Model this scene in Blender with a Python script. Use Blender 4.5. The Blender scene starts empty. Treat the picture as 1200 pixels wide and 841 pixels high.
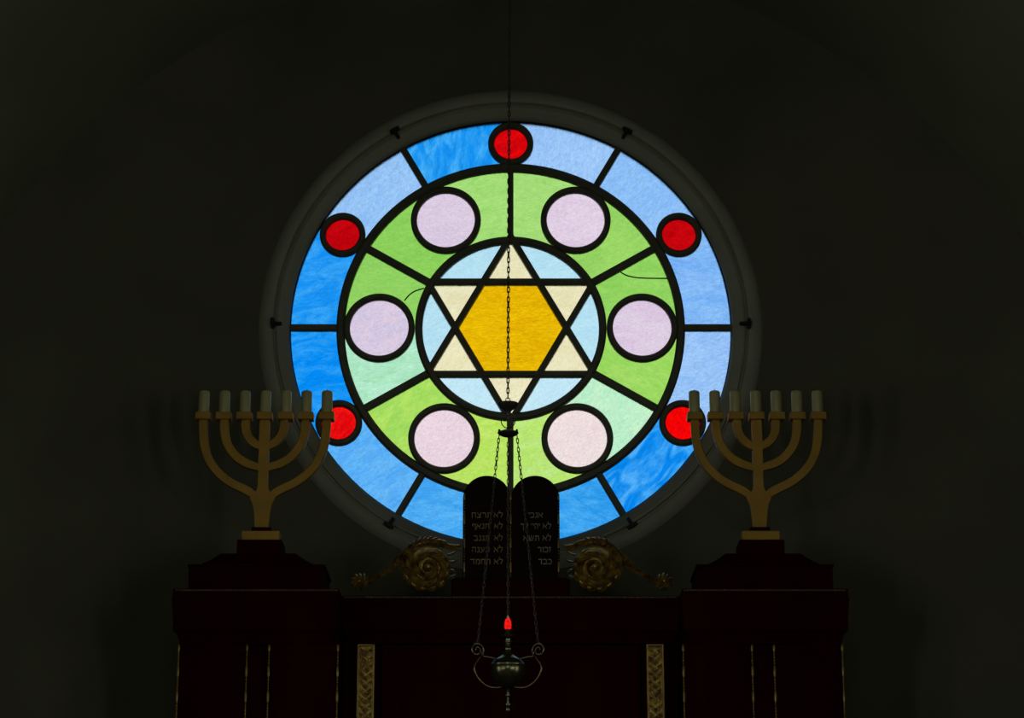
import bpy, bmesh, math, random
from mathutils import Vector, Matrix, noise
random.seed(7)
PI = math.pi
SC = bpy.context.scene
COL = SC.collection

# ------------------------------------------------------------------ camera model (1200x841 frame)
FPX, PITCH, D, CH, CX = 2800.0, math.radians(16.0), 10.33, 1.60, 0.0058
CP, SP = math.cos(PITCH), math.sin(PITCH)
def P(px, py, Y):
    """point of the vertical plane y=Y that the photograph shows at pixel px,py -> (x, z)"""
    dx = px - 600.0; v = 420.5 - py
    ry = FPX*CP - v*SP; rz = FPX*SP + v*CP
    t = (Y + D)/ry
    return (CX + dx*t, CH + rz*t)
def PX(px, py, Y): return P(px, py, Y)[0]
def PZ(px, py, Y): return P(px, py, Y)[1]
def mpp(py, Y): return P(601, py, Y)[0] - P(600, py, Y)[0]

# ------------------------------------------------------------------ materials
def lin(c): return tuple(((v/255.0)/12.92 if v <= 10 else (((v/255.0)+.055)/1.055)**2.4) for v in c)
def new_mat(name):
    m = bpy.data.materials.new(name); m.use_nodes = True
    nt = m.node_tree
    for n in list(nt.nodes): nt.nodes.remove(n)
    return m, nt, nt.nodes, nt.links
def surf(name, col, rough=.6, metal=0., var=.2, scale=8., bump=.1, bscale=60., spec=.5, col2=None, stretch=(1,1,1), bdist=.002):
    m, nt, N, L = new_mat(name)
    out = N.new('ShaderNodeOutputMaterial'); b = N.new('ShaderNodeBsdfPrincipled')
    tc = N.new('ShaderNodeTexCoord'); mp = N.new('ShaderNodeMapping'); mp.inputs['Scale'].default_value = stretch
    L.new(tc.outputs['Object'], mp.inputs[0])
    n1 = N.new('ShaderNodeTexNoise'); n1.inputs['Scale'].default_value = scale; n1.inputs['Detail'].default_value = 6
    L.new(mp.outputs[0], n1.inputs[0])
    r = N.new('ShaderNodeValToRGB'); L.new(n1.outputs[0], r.inputs[0])
    c2 = col2 or tuple(v*(1-var) for v in col)
    r.color_ramp.elements[0].position = .35; r.color_ramp.elements[0].color = (*c2, 1)
    r.color_ramp.elements[1].position = .65; r.color_ramp.elements[1].color = (*col, 1)
    L.new(r.outputs[0], b.inputs['Base Color'])
    n2 = N.new('ShaderNodeTexNoise'); n2.inputs['Scale'].default_value = bscale; n2.inputs['Detail'].default_value = 4
    L.new(mp.outputs[0], n2.inputs[0])
    bp = N.new('ShaderNodeBump'); bp.inputs['Strength'].default_value = bump; bp.inputs['Distance'].default_value = bdist
    L.new(n2.outputs[0], bp.inputs['Height']); L.new(bp.outputs[0], b.inputs['Normal'])
    b.inputs['Roughness'].default_value = rough; b.inputs['Metallic'].default_value = metal
    b.inputs['Specular IOR Level'].default_value = spec
    L.new(b.outputs[0], out.inputs[0])
    return m

def glass(name, rgb, rgb2=None, ang=0., fine=60., streak=3., seed=0., amp=.14, blot=.0):
    """cathedral glass: tinted slab, half clear and half rippled refraction. rgb = colour of the glass against white sky"""
    m, nt, N, L = new_mat(name)
    out = N.new('ShaderNodeOutputMaterial')
    tc = N.new('ShaderNodeTexCoord'); mp = N.new('ShaderNodeMapping')
    mp.inputs['Rotation'].default_value = (0, ang, 0); mp.inputs['Location'].default_value = (seed*3.1, seed*1.7, seed)
    mp2 = N.new('ShaderNodeMapping'); mp2.inputs['Scale'].default_value = (1, 1, streak)
    L.new(tc.outputs['Object'], mp.inputs[0]); L.new(mp.outputs[0], mp2.inputs[0])
    nf = N.new('ShaderNodeTexNoise'); nf.inputs['Scale'].default_value = fine; nf.inputs['Detail'].default_value = 2; nf.inputs['Distortion'].default_value = .9
    L.new(mp2.outputs[0], nf.inputs[0])
    nb = N.new('ShaderNodeTexNoise'); nb.inputs['Scale'].default_value = 7.0; nb.inputs['Detail'].default_value = 5; nb.inputs['Distortion'].default_value = 1.2
    L.new(mp2.outputs[0], nb.inputs[0])
    c1 = lin(rgb); c2 = lin(rgb2) if rgb2 else tuple(v*.9 for v in c1)
    s1 = tuple(math.sqrt(v) for v in c1); s2 = tuple(math.sqrt(v) for v in c2)
    r = N.new('ShaderNodeValToRGB'); L.new(nb.outputs[0], r.inputs[0])
    r.color_ramp.elements[0].position = .36; r.color_ramp.elements[0].color = (*s2, 1)
    r.color_ramp.elements[1].position = .60; r.color_ramp.elements[1].color = (*s1, 1)
    mr = N.new('ShaderNodeMapRange'); L.new(nf.outputs[0], mr.inputs[0])
    mr.inputs[1].default_value = .34; mr.inputs[2].default_value = .66
    mr.inputs[3].default_value = 1-amp*.55; mr.inputs[4].default_value = 1+amp*.35
    nf.inputs['Roughness'].default_value = .6
    mx = N.new('ShaderNodeVectorMath'); mx.operation = 'SCALE'
    L.new(r.outputs[0], mx.inputs[0]); L.new(mr.outputs[0], mx.inputs[3])
    bp = N.new('ShaderNodeBump'); bp.inputs['Strength'].default_value = .8; bp.inputs['Distance'].default_value = .004
    L.new(nf.outputs[0], bp.inputs['Height'])
    t = N.new('ShaderNodeBsdfTransparent'); L.new(mx.outputs[0], t.inputs[0])
    rf = N.new('ShaderNodeBsdfRefraction'); rf.inputs['Roughness'].default_value = .05; rf.inputs['IOR'].default_value = 1.45
    L.new(mx.outputs[0], rf.inputs['Color']); L.new(bp.outputs[0], rf.inputs['Normal'])
    ms = N.new('ShaderNodeMixShader'); ms.inputs[0].default_value = .4
    L.new(t.outputs[0], ms.inputs[1]); L.new(rf.outputs[0], ms.inputs[2]); L.new(ms.outputs[0], out.inputs[0])
    return m

def emis(name, c, s, var=.5):
    m, nt, N, L = new_mat(name)
    out = N.new('ShaderNodeOutputMaterial'); e = N.new('ShaderNodeEmission'); e.inputs[1].default_value = s
    tc = N.new('ShaderNodeTexCoord'); n = N.new('ShaderNodeTexNoise'); n.inputs['Scale'].default_value = 160
    L.new(tc.outputs['Object'], n.inputs[0])
    r = N.new('ShaderNodeValToRGB'); L.new(n.outputs[0], r.inputs[0])
    r.color_ramp.elements[0].position = .4; r.color_ramp.elements[0].color = (*[v*(1-var) for v in c], 1)
    r.color_ramp.elements[1].position = .6; r.color_ramp.elements[1].color = (*c, 1)
    L.new(r.outputs[0], e.inputs[0]); L.new(e.outputs[0], out.inputs[0])
    return m

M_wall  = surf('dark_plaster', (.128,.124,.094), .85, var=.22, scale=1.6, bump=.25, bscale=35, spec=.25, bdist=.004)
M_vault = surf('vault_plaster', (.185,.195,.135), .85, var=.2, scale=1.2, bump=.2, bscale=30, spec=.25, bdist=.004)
M_floor = surf('floor_boards', (.10,.06,.04), .5, var=.3, scale=3, stretch=(8,1,1))
M_frame = surf('painted_frame', (.33,.32,.275), .6, var=.12, scale=6, bump=.12, bscale=40, spec=.3)
M_lead  = surf('dark_lead', (.12,.112,.092), .5, metal=.3, var=.25, scale=20, bump=.15, bscale=120)
M_iron  = surf('black_iron', (.010,.010,.009), .6, metal=.3, var=.2)
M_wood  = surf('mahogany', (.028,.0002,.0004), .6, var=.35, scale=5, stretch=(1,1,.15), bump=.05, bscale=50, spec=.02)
M_woodt = surf('mahogany_moulding', (.11,.075,.070), .35, var=.3, scale=30, bump=.05, spec=.5)
M_gold  = surf('gilded_wood', (.42,.235,.045), .5, metal=.55, var=.25, scale=9, bump=.15, bscale=70, spec=.4)
M_carv  = surf('old_gilding', (.54,.35,.07), .42, metal=.55, var=.5, scale=34, bump=.25, bscale=160, spec=.5, col2=(.13,.065,.025))
M_trim  = surf('gilt_bead', (.38,.24,.07), .4, metal=.6, var=.4, scale=25, bump=.1, spec=.5)
M_wax   = surf('candle_wax', (.46,.42,.235), .32, var=.12, scale=12, bump=.1, bscale=60, spec=.4)
M_wick  = surf('wick_cotton', (.16,.14,.11), .9, var=.3)
M_tab   = surf('black_tablet', (.012,.0025,.003), .6, var=.3, spec=.06)
M_ltr_l = surf('letter_gilt', (.36,.26,.14), .5, metal=.3, var=.3, scale=60)
M_ltr_r = surf('letter_grey', (.36,.31,.27), .5, metal=.3, var=.3, scale=60)
M_brass = surf('aged_brass', (.145,.135,.085), .24, metal=.95, var=.35, scale=30, bump=.06, bscale=90)
M_chain = surf('chain_metal', (.050,.044,.042), .38, metal=.6, var=.3, scale=50)
M_red   = emis('red_lamp_glass', (1.0,.012,.008), 1.1)
M_tip   = surf('pale_tip', (.75,.78,.75), .3, var=.1)
def clear_pane():
    m, nt, N, L = new_mat('pale_side_glass')
    out = N.new('ShaderNodeOutputMaterial'); t = N.new('ShaderNodeBsdfTransparent')
    tc = N.new('ShaderNodeTexCoord'); n = N.new('ShaderNodeTexNoise'); n.inputs['Scale'].default_value = 5
    L.new(tc.outputs['Object'], n.inputs[0])
    r = N.new('ShaderNodeValToRGB'); L.new(n.outputs[0], r.inputs[0])
    r.color_ramp.elements[0].color = (.82,.84,.78,1); r.color_ramp.elements[1].color = (.92,.93,.88,1)
    L.new(r.outputs[0], t.inputs[0]); L.new(t.outputs[0], out.inputs[0]); return m
M_clear = clear_pane()

# ------------------------------------------------------------------ object helpers
def finish(name, bm, mat, parent=None, loc=None, smooth=False, recalc=True):
    if recalc: bmesh.ops.recalc_face_normals(bm, faces=bm.faces[:])
    me = bpy.data.meshes.new(name); bm.to_mesh(me); bm.free()
    if smooth:
        me.polygons.foreach_set('use_smooth', [True]*len(me.polygons))
        try: me.set_sharp_from_angle(angle=math.radians(smooth if smooth is not True else 40))
        except Exception: pass
    me.materials.append(mat)
    o = bpy.data.objects.new(name, me); COL.objects.link(o)
    if parent is not None: o.parent = parent
    if loc is not None: o.location = loc
    return o
def empty(name, loc):
    o = bpy.data.objects.new(name, None); COL.objects.link(o); o.location = loc; o.empty_display_size = .1
    return o
def tag(o, label=None, cat=None, group=None, kind=None):
    if label: o['label'] = label
    if cat: o['category'] = cat
    if group: o['group'] = group
    if kind: o['kind'] = kind
    return o
def copy_tree(o, parent=None):
    c = o.copy(); COL.objects.link(c); c.parent = parent
    for ch in [x for x in list(COL.objects) if x.parent is o]: copy_tree(ch, c)
    return c
def box(bm, x0, x1, y0, y1, z0, z1, ch=0.):
    """box, with optional chamfer on all edges"""
    r = bmesh.ops.create_cube(bm, size=1)
    vs = r['verts']
    for v in vs:
        v.co = Vector(((x0+x1)/2 + v.co.x*(x1-x0), (y0+y1)/2 + v.co.y*(y1-y0), (z0+z1)/2 + v.co.z*(z1-z0)))
    if ch > 0:
        es = list({e for v in vs for e in v.link_edges})
        bmesh.ops.bevel(bm, geom=es, offset=ch, segments=2, affect='EDGES', profile=.6)
def prism(bm, pts, y0, y1):
    """closed polygon of (x,z) extruded from y0 to y1"""
    a = [bm.verts.new((x, y0, z)) for x, z in pts]; b = [bm.verts.new((x, y1, z)) for x, z in pts]
    bm.faces.new(a); bm.faces.new(b[::-1])
    n = len(pts)
    for i in range(n):
        j = (i+1) % n; bm.faces.new((a[j], a[i], b[i], b[j]))
def smooth_pts(pts, k=6):
    out = []
    n = len(pts)
    for i in range(n-1):
        p0 = pts[max(i-1,0)]; p1 = pts[i]; p2 = pts[i+1]; p3 = pts[min(i+2,n-1)]
        for s in range(k):
            t = s/k
            out.append(tuple(.5*((2*p1[d]) + (-p0[d]+p2[d])*t + (2*p0[d]-5*p1[d]+4*p2[d]-p3[d])*t*t + (-p0[d]+3*p1[d]-3*p2[d]+p3[d])*t**3) for d in range(len(p1))))
    out.append(tuple(pts[-1])); return out
def ribbon(bm, pts, yc, hy, ch=.25):
    """bar of rectangular section with chamfered edges along (x, z, halfwidth) points"""
    rings = []
    n = len(pts)
    for i, (x, z, w) in enumerate(pts):
        a = pts[max(i-1,0)]; b = pts[min(i+1,n-1)]
        t = Vector((b[0]-a[0], b[1]-a[1])).normalized(); nx, nz = -t.y, t.x
        c = min(w, hy)*ch
        prof = [(-w,-hy+c),(-w+c,-hy),(w-c,-hy),(w,-hy+c),(w,hy-c),(w-c,hy),(-w+c,hy),(-w,hy-c)]
        rings.append([bm.verts.new((x+nx*u, yc+v, z+nz*u)) for u, v in prof])
    for i in range(n-1):
        for k in range(8):
            l = (k+1) % 8; bm.faces.new((rings[i][k], rings[i][l], rings[i+1][l], rings[i+1][k]))
    bm.faces.new(rings[0][::-1]); bm.faces.new(rings[-1])
def ring(bm, cx, cz, r0, r1, y0, y1, seg=64, ch=.22):
    c = min((r1-r0), (y1-y0))*ch
    prof = [(r0,y0+c),(r0+c,y0),(r1-c,y0),(r1,y0+c),(r1,y1-c),(r1-c,y1),(r0+c,y1),(r0,y1-c)]
    lathe_y(bm, cx, cz, prof, seg)
def lathe_y(bm, cx, cz, prof, seg=64, closed=True):
    R = [[bm.verts.new((cx+r*math.cos(2*PI*i/seg), y, cz+r*math.sin(2*PI*i/seg))) for r, y in prof] for i in range(seg)]
    n = len(prof)
    for i in range(seg):
        a = R[i]; b = R[(i+1) % seg]
        for k in range(n if closed else n-1):
            l = (k+1) % n; bm.faces.new((a[k], a[l], b[l], b[k]))
def lathe_z(bm, x, y, prof, seg=32, cap=True):
    R = [[bm.verts.new((x+r*math.cos(2*PI*i/seg), y+r*math.sin(2*PI*i/seg), z)) for i in range(seg)] for r, z in prof]
    for k in range(len(prof)-1):
        for i in range(seg):
            j = (i+1) % seg; bm.faces.new((R[k][i], R[k][j], R[k+1][j], R[k+1][i]))
    if cap: bm.faces.new(R[0][::-1]); bm.faces.new(R[-1])
def tube(bm, pts, rad, seg=8, closed=False):
    pts = [Vector(p) for p in pts]; n = len(pts)
    rr = rad if isinstance(rad, (list, tuple)) else [rad]*n
    rings = []; up = None
    for i in range(n):
        a = pts[(i-1) % n if closed else max(i-1,0)]; b = pts[(i+1) % n if closed else min(i+1,n-1)]
        t = (b-a).normalized()
        if up is None:
            up = Vector((0,0,1)) if abs(t.z) < .9 else Vector((1,0,0))
        s = t.cross(up).normalized(); up = s.cross(t).normalized()
        rings.append([bm.verts.new(pts[i] + (s*math.cos(2*PI*k/seg) + up*math.sin(2*PI*k/seg))*rr[i]) for k in range(seg)])
    for i in range(n if closed else n-1):
        A = rings[i]; B = rings[(i+1) % n]
        for k in range(seg):
            l = (k+1) % seg; bm.faces.new((A[k], A[l], B[l], B[k]))
    if not closed: bm.faces.new(rings[0][::-1]); bm.faces.new(rings[-1])
def ball(bm, c, r, sx=1, sy=1, sz=1, u=10, v=7):
    top = bm.verts.new((c[0], c[1], c[2]+r*sz)); bot = bm.verts.new((c[0], c[1], c[2]-r*sz)); R = []
    for j in range(1, v):
        p = PI*j/v; R.append([bm.verts.new((c[0]+r*sx*math.sin(p)*math.cos(2*PI*i/u), c[1]+r*sy*math.sin(p)*math.sin(2*PI*i/u), c[2]+r*sz*math.cos(p))) for i in range(u)])
    for i in range(u):
        j = (i+1) % u
        bm.faces.new((top, R[0][i], R[0][j])); bm.faces.new((bot, R[-1][j], R[-1][i]))
        for k in range(v-2): bm.faces.new((R[k][i], R[k+1][i], R[k+1][j], R[k][j]))

# ------------------------------------------------------------------ the room
WX, WZ = 0.0, PZ(598.5, 383.6, .038)           # centre of the round window
VR = 2.70; VZ = PZ(598, 613, 0)             # barrel vault radius and springing height
YB = -12.6                                   # back end of the hall
def build_wall_back():
    bm = bmesh.new(); N = 128; HX = 3.1; H0 = -.0; H1 = VZ+VR+.35
    inner = []; outer = []
    for i in range(N):
        a = 2*PI*i/N; c, s = math.cos(a), math.sin(a)
        inner.append((c, s))
        tx = (HX/abs(c)) if abs(c) > 1e-6 else 1e9
        tz = ((H1-WZ)/s) if s > 1e-6 else ((WZ-H0)/-s if s < -1e-6 else 1e9)
        t = min(tx, tz); outer.append((WX+c*t, WZ+s*t))
    def ringv(f): return [bm.verts.new(f(i)) for i in range(N)]
    fi = ringv(lambda i: (WX+inner[i][0]*1.125, 0, WZ+inner[i][1]*1.125))
    fm = ringv(lambda i: (WX+inner[i][0]*1.6, 0, WZ+inner[i][1]*1.6) if True else None)
    fo = ringv(lambda i: (outer[i][0], 0, outer[i][1]))
    bi = ringv(lambda i: (WX+inner[i][0]*1.30, .40, WZ+inner[i][1]*1.30))
    bo = ringv(lambda i: (outer[i][0], .40, outer[i][1]))
    for i in range(N):
        j = (i+1) % N
        bm.faces.new((fi[i], fi[j], fm[j], fm[i])); bm.faces.new((fm[i], fm[j], fo[j], fo[i]))
        bm.faces.new((fi[j], fi[i], bi[i], bi[j])); bm.faces.new((bi[j], bi[i], bo[i], bo[j]))
        bm.faces.new((fo[i], fo[j], bo[j], bo[i]))
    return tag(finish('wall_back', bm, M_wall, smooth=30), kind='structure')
build_wall_back()
bm = bmesh.new(); seg = 64
rows = []
for i in range(seg+1):
    a = PI*i/seg
    rows.append([bm.verts.new((r*math.cos(a), y, VZ + r*math.sin(a))) for r, y in ((VR,-.0005),(VR,YB),(VR+.25,YB),(VR+.25,-.0005))])
for i in range(seg):
    for k in range(4):
        l = (k+1) % 4; bm.faces.new((rows[i][k], rows[i][l], rows[i+1][l], rows[i+1][k]))
bm.faces.new(rows[0]); bm.faces.new(rows[-1][::-1])
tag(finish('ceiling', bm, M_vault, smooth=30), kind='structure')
bm = bmesh.new(); box(bm, -3.1, 3.1, YB-.3, .4, -.2, 0)
tag(finish('floor', bm, M_floor), kind='structure')
RX, RZ0, RZ1 = 1.3, 3.0, 5.2          # unseen window added behind the camera so shadows fall behind things
bm = bmesh.new()
box(bm, -3.1, -RX, YB-.3, YB, 0, VZ+VR+.35); box(bm, RX, 3.1, YB-.3, YB, 0, VZ+VR+.35)
box(bm, -RX, RX, YB-.3, YB, 0, RZ0); box(bm, -RX, RX, YB-.3, YB, RZ1, VZ+VR+.35)
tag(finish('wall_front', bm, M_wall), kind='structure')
rw = empty('window_8', (0, YB-.12, RZ0)); tag(rw, kind='structure'); h = RZ1-RZ0
bm = bmesh.new(); t = .06
box(bm, -RX, -RX+t, -.03, .03, 0, h); box(bm, RX-t, RX, -.03, .03, 0, h); box(bm, -RX+t, RX-t, -.03, .03, 0, t); box(bm, -RX+t, RX-t, -.03, .03, h-t, h)
for x in (-.45, .42): box(bm, x, x+.03, -.02, .02, t, h-t)
finish('window_frame', bm, M_frame, rw)
bm = bmesh.new(); box(bm, -RX+t, RX-t, -.003, .003, t, h-t); finish('pane', bm, M_clear, rw)
WZ0, WZ1, WWY = 1.7, 3.4, ((-4.6, -3.4), (-7.0, -5.8), (-9.4, -8.2))     # unseen side window openings; first and last pairs added to soften shadows
for sgn, nm in ((-1, 'wall_left'), (1, 'wall_right')):
    bm = bmesh.new(); xa, xb = sorted((sgn*VR, sgn*(VR+.35)))
    ys = [YB] + [v for w_ in reversed(WWY) for v in w_] + [0]
    for i in range(0, len(ys), 2): box(bm, xa, xb, ys[i], ys[i+1], 0, VZ)
    for y0_, y1_ in WWY: box(bm, xa, xb, y0_, y1_, 0, WZ0); box(bm, xa, xb, y0_, y1_, WZ1, VZ)
    tag(finish(nm, bm, M_wall), kind='structure')
wn = 2
for sgn in (-1, 1):
  for WY0, WY1 in WWY:
    root = empty('window_%d' % wn, (sgn*(VR+.12), (WY0+WY1)/2, WZ0)); tag(root, kind='structure'); wn += 1
    w2 = (WY1-WY0)/2; h = WZ1-WZ0
    bm = bmesh.new(); t = .05
    box(bm, -.03, .03, -w2, -w2+t, 0, h); box(bm, -.03, .03, w2-t, w2, 0, h)
    box(bm, -.03, .03, -w2+t, w2-t, 0, t); box(bm, -.03, .03, -w2+t, w2-t, h-t, h)
    box(bm, -.02, .02, -.02, .02, t, h-t); box(bm, -.02, .02, -w2+t, w2-t, h*.62, h*.62+.04)
    finish('window_frame', bm, M_frame, root)
    bm = bmesh.new(); box(bm, -.003, .003, -w2+t, w2-t, t, h-t)
    finish('pane', bm, M_clear, root)

# ------------------------------------------------------------------ the round stained glass window
win = empty('window_1', (WX, .05, WZ))
tag(win, 'large round stained glass window with a yellow six-pointed star in the middle', 'window', kind='structure')
bm = bmesh.new()
# moulded wooden ring: outer flat band, dark groove, inner band sloping to the glass  (y is relative to the window root at .05)
prof = [(1.138,-.049),(1.128,-.060),(1.110,-.068),(1.088,-.072),(1.074,-.066),(1.070,-.046),(1.061,-.046),(1.058,-.058),(1.048,-.060),(1.012,-.042),(1.003,-.032),(1.001,-.02),(1.001,.03),(1.138,.03)]
lathe_y(bm, 0, 0, prof, 160)
finish('window_frame', bm, M_frame, win, smooth=35)
bm = bmesh.new(); ring(bm, 0, 0, .752, .790, -.024, .018, 128); finish('lead_ring', bm, M_lead, win, smooth=35)
bm = bmesh.new(); ring(bm, 0, 0, .400, .434, -.024, .018, 96); finish('lead_ring', bm, M_lead, win, smooth=35)
bm = bmesh.new(); ring(bm, 0, 0, .997, 1.012, -.012, .016, 128); finish('lead_ring', bm, M_iron, win, smooth=35)
def rad(a): return math.radians(a)
def pol(r, a): return (r*math.cos(rad(a)), r*math.sin(rad(a)))
def slab(name, pts, mat, t=.0025):
    bm = bmesh.new(); prism(bm, pts, -t, t); return finish(name, bm, mat, win)
def disc_pts(c, r, n=48): return [(c[0]+r*math.cos(2*PI*i/n), c[1]+r*math.sin(2*PI*i/n)) for i in range(n)]
def arc(r, a0, a1, n=18): return [pol(r, a0+(a1-a0)*i/n) for i in range(n+1)]
def sector_with_bite(a_bite, a_bar, ri, ro, c, rb):
    """ring sector between the bar angle and the roundel axis, with the half roundel cut out"""
    sgn = 1 if a_bar > a_bite else -1
    pts = arc(ro, a_bar, a_bite)
    cx, cz = pol(c, a_bite)
    for i in range(25):
        th = a_bite + sgn*180*i/24
        pts.append((cx+rb*math.cos(rad(th)), cz+rb*math.sin(rad(th))))
    pts += arc(ri, a_bite, a_bar)
    return pts
# outer blue ring: two panes per roundel
blue = {  # (roundel angle, bar angle): colour, second colour, streak direction
 (90,120): ((20,146,240),(70,176,248),1.5), (90,60): ((162,203,249),(152,196,246),1.2), (30,60): ((148,196,248),(138,190,247),.8),
 (30,0): ((138,190,247),(120,178,245),.1), (-30,0): ((158,200,248),(146,190,246),.3), (-30,-60): ((6,134,236),(80,174,248),.9),
 (-90,-60): ((44,154,236),(74,174,244),-.3), (-90,-120): ((66,166,242),(92,182,246),.1), (-150,-120): ((104,186,248),(84,172,246),.6),
 (-150,-180): ((4,140,244),(50,162,248),.15), (150,180): ((24,148,244),(60,168,248),.25), (150,120): ((158,202,248),(146,194,246),.9)}
for i, ((ar, ab), (c, c2, an)) in enumerate(blue.items()):
    nm = 'light_blue_pane' if c[0] > 115 else 'blue_pane'
    slab(nm, sector_with_bite(ar, ab, .772, 1.004, .890, .092), glass('blue_glass', c, c2, an, 52, 2.6, i+1, amp=.16))
green = {
 (0,30): ((152,214,98),(142,208,92),.1), (60,30): ((158,216,102),(148,210,96),.5), (60,90): ((170,222,122),(162,218,114),.0),
 (120,90): ((170,224,122),(158,218,110),.3), (120,150): ((146,212,92),(136,206,88),.2), (180,150): ((150,213,98),(142,208,94),.1),
 (180,210): ((182,236,204),(168,228,186),.2), (240,210): ((178,226,98),(160,218,94),.7), (240,270): ((184,228,92),(194,232,104),.2),
 (300,270): ((186,230,110),(192,234,132),.3), (300,330): ((186,238,200),(200,242,200),.9), (360,330): ((152,214,92),(166,220,104),-.5)}
for i, ((ar, ab), (c, c2, an)) in enumerate(green.items()):
    nm = 'mint_green_pane' if c[2] > 150 else 'green_pane'
    slab(nm, sector_with_bite(ar, ab, .416, .772, .596, .147), glass('green_glass', c, c2, an, 46, 2.4, i+20, amp=.10))
for i, (a, c, c2) in enumerate(((0,(222,200,224),(226,210,228)), (60,(226,204,226),(230,212,230)), (120,(224,205,226),(228,210,228)),
                    (180,(216,202,226),(228,208,226)), (240,(238,214,224),(240,218,226)), (300,(244,226,224),(240,220,222)))):
    slab('lilac_roundel', disc_pts(pol(.596, a), .147), glass('lilac_glass', c, c2, .15*i, 72, 2.2, i+40, amp=.12))
    bm = bmesh.new(); x, z = pol(.596, a); ring(bm, x, z, .133, .161, -.021, .016, 64); finish('roundel_rim', bm, M_lead, win, smooth=35)
for i, a in enumerate((30, 90, 150, 210, 270, 330)):
    c, c2 = (((206,6,14),(184,2,10)), ((206,4,14),(250,6,8)), ((192,2,12),(206,6,14)), ((246,20,18),(226,6,12)), ((240,12,12),(220,6,10)), ((250,4,6),(240,2,4)))[i]
    slab('red_roundel', disc_pts(pol(.890, a), .092), glass('red_glass', c, c2, .3*i, 60, 2, i+60, amp=.2))
    bm = bmesh.new(); x, z = pol(.890, a); ring(bm, x, z, .077, .105, -.021, .016, 48); finish('roundel_rim', bm, M_lead, win, smooth=35)
for i in range(6):
    a = 60*i
    hx = .25
    cc = ((186,228,242),(178,222,240)) if a < 200 and a > -1 else ((200,234,246),(192,230,244))
    slab('pale_blue_segment', [pol(.433, a-30)] + [pol(hx, a)] + arc(.416, a+30, a-30), glass('pale_blue_glass', cc[0], cc[1], .2*i, 60, 2, i+80, amp=.08))
    slab('cream_star_point', [pol(.433, a+30), pol(hx, a), pol(hx, a+60)], glass('cream_glass', (238,232,192), (232,224,180), .2*i, 60, 2, i+90, amp=.08))
slab('golden_hexagon_pane', [pol(.25, 60*k) for k in range(6)], glass('golden_glass', (236,188,6), (228,176,4), .05, 40, 3., 99, amp=.16))
for tri in (90, 270):
    for k in range(3):
        a = pol(.437, tri+120*k); b = pol(.437, tri+120*(k+1)); bm = bmesh.new()
        ribbon(bm, [(a[0], a[1], .0138), (b[0], b[1], .0138)], -.003 if tri == 90 else -.001, .019)
        finish('star_bar', bm, M_lead, win)
for a in (30, 90, 150, 210, 270, 330):
    w = .0125 if a in (90, 270) else .016
    p, q = pol(.430, a), pol(.756, a); bm = bmesh.new(); ribbon(bm, [(p[0],p[1],w),(q[0],q[1],w)], -.003, .018); finish('glazing_bar', bm, M_lead, win)
for a in range(0, 360, 60):
    p, q = pol(.786, a), pol(1.0, a); bm = bmesh.new(); ribbon(bm, [(p[0],p[1],.0145),(q[0],q[1],.0145)], -.003, .018); finish('glazing_bar', bm, M_lead, win)
    # small iron T clip in the groove of the frame, at the outer end of the bar
    bm = bmesh.new(); c, s = math.cos(rad(a)), math.sin(rad(a))
    p, q = pol(1.032, a), pol(1.070, a)
    ribbon(bm, [(p[0],p[1],.006),(q[0],q[1],.0075)], -.072, .013)
    tx, tz = -s, c; m_ = pol(1.073, a)
    ribbon(bm, [(m_[0]-tx*.024, m_[1]-tz*.024, .007), (m_[0], m_[1], .0095), (m_[0]+tx*.022, m_[1]+tz*.022, .006)], -.078, .014)
    finish('frame_clip', bm, M_iron, win)
for pp in (((474,352),(479,346),(486,341),(497,337.5)), ((727,318.5),(736,323),(752,325.5),(783,326))):
    bm = bmesh.new(); w = [(P(x, y, .04)[0]-WX, -.008, P(x, y, .04)[1]-WZ) for x, y in smooth_pts(list(pp), 5)]
    tube(bm, w, .0032, 6); finish('repair_lead', bm, M_iron, win, smooth=True)

# ------------------------------------------------------------------ the ark cabinet
YS, YC = -.78, -.64           # front of the side sections, of the centre section
ZT = PZ(598, 698, YC-.05)     # top of the cabinet (front edge of centre cornice)
m_s = mpp(720, YS)
ark = empty('ark_cabinet', (0, -.35, 0))
tag(ark, 'dark red wooden ark cabinet with gilt beading standing under the round window', 'cabinet')
OX, OY = 0, -.35
def part(name, bm, mat, par=ark, **k):
    for v in bm.verts: v.co.y -= OY
    return finish(name, bm, mat, par, **k)
xL0 = -abs(PX(202.5, 700, YS-.07)); xL1 = PX(397, 700, YS-.07)
zsb = PZ(300, 752, YS-.07); zcb = PZ(598, 752, YC-.05)
# carcass
bm = bmesh.new()
for s in (-1, 1):
    a, b = sorted((s*abs(PX(213, 760, YS)), s*abs(PX(395, 760, YS)))); box(bm, a, b, YS+.03, -.02, .0, ZT-.03)
box(bm, xL1+.01, -xL1-.01, YC+.03, -.02, 0, ZT-.03)
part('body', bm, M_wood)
def cornice(x0, x1, yf, zb, name):
    """front moulding: fascia with a cove under it, returning at the ends"""
    bm = bmesh.new(); c = .035
    H = ZT
    lv = [(0.0, H), (0.0, H-.03), (-.004, H-.034), (.004, zb+.085), (.004, zb+.05), (.018, zb+.035), (.028, zb+.012), (.03, zb)]
    R = []
    for d, z in lv: R.append([bm.verts.new(v) for v in ((x0+d, -.02, z), (x0+d, yf+d, z), (x1-d, yf+d, z), (x1-d, -.02, z))])
    for i in range(len(R)-1):
        for k in range(4):
            l = (k+1) % 4; bm.faces.new((R[i][k], R[i][l], R[i+1][l], R[i+1][k]))
    bm.faces.new(R[0]); bm.faces.new(R[-1][::-1])
    return part(name, bm, M_wood)
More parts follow.
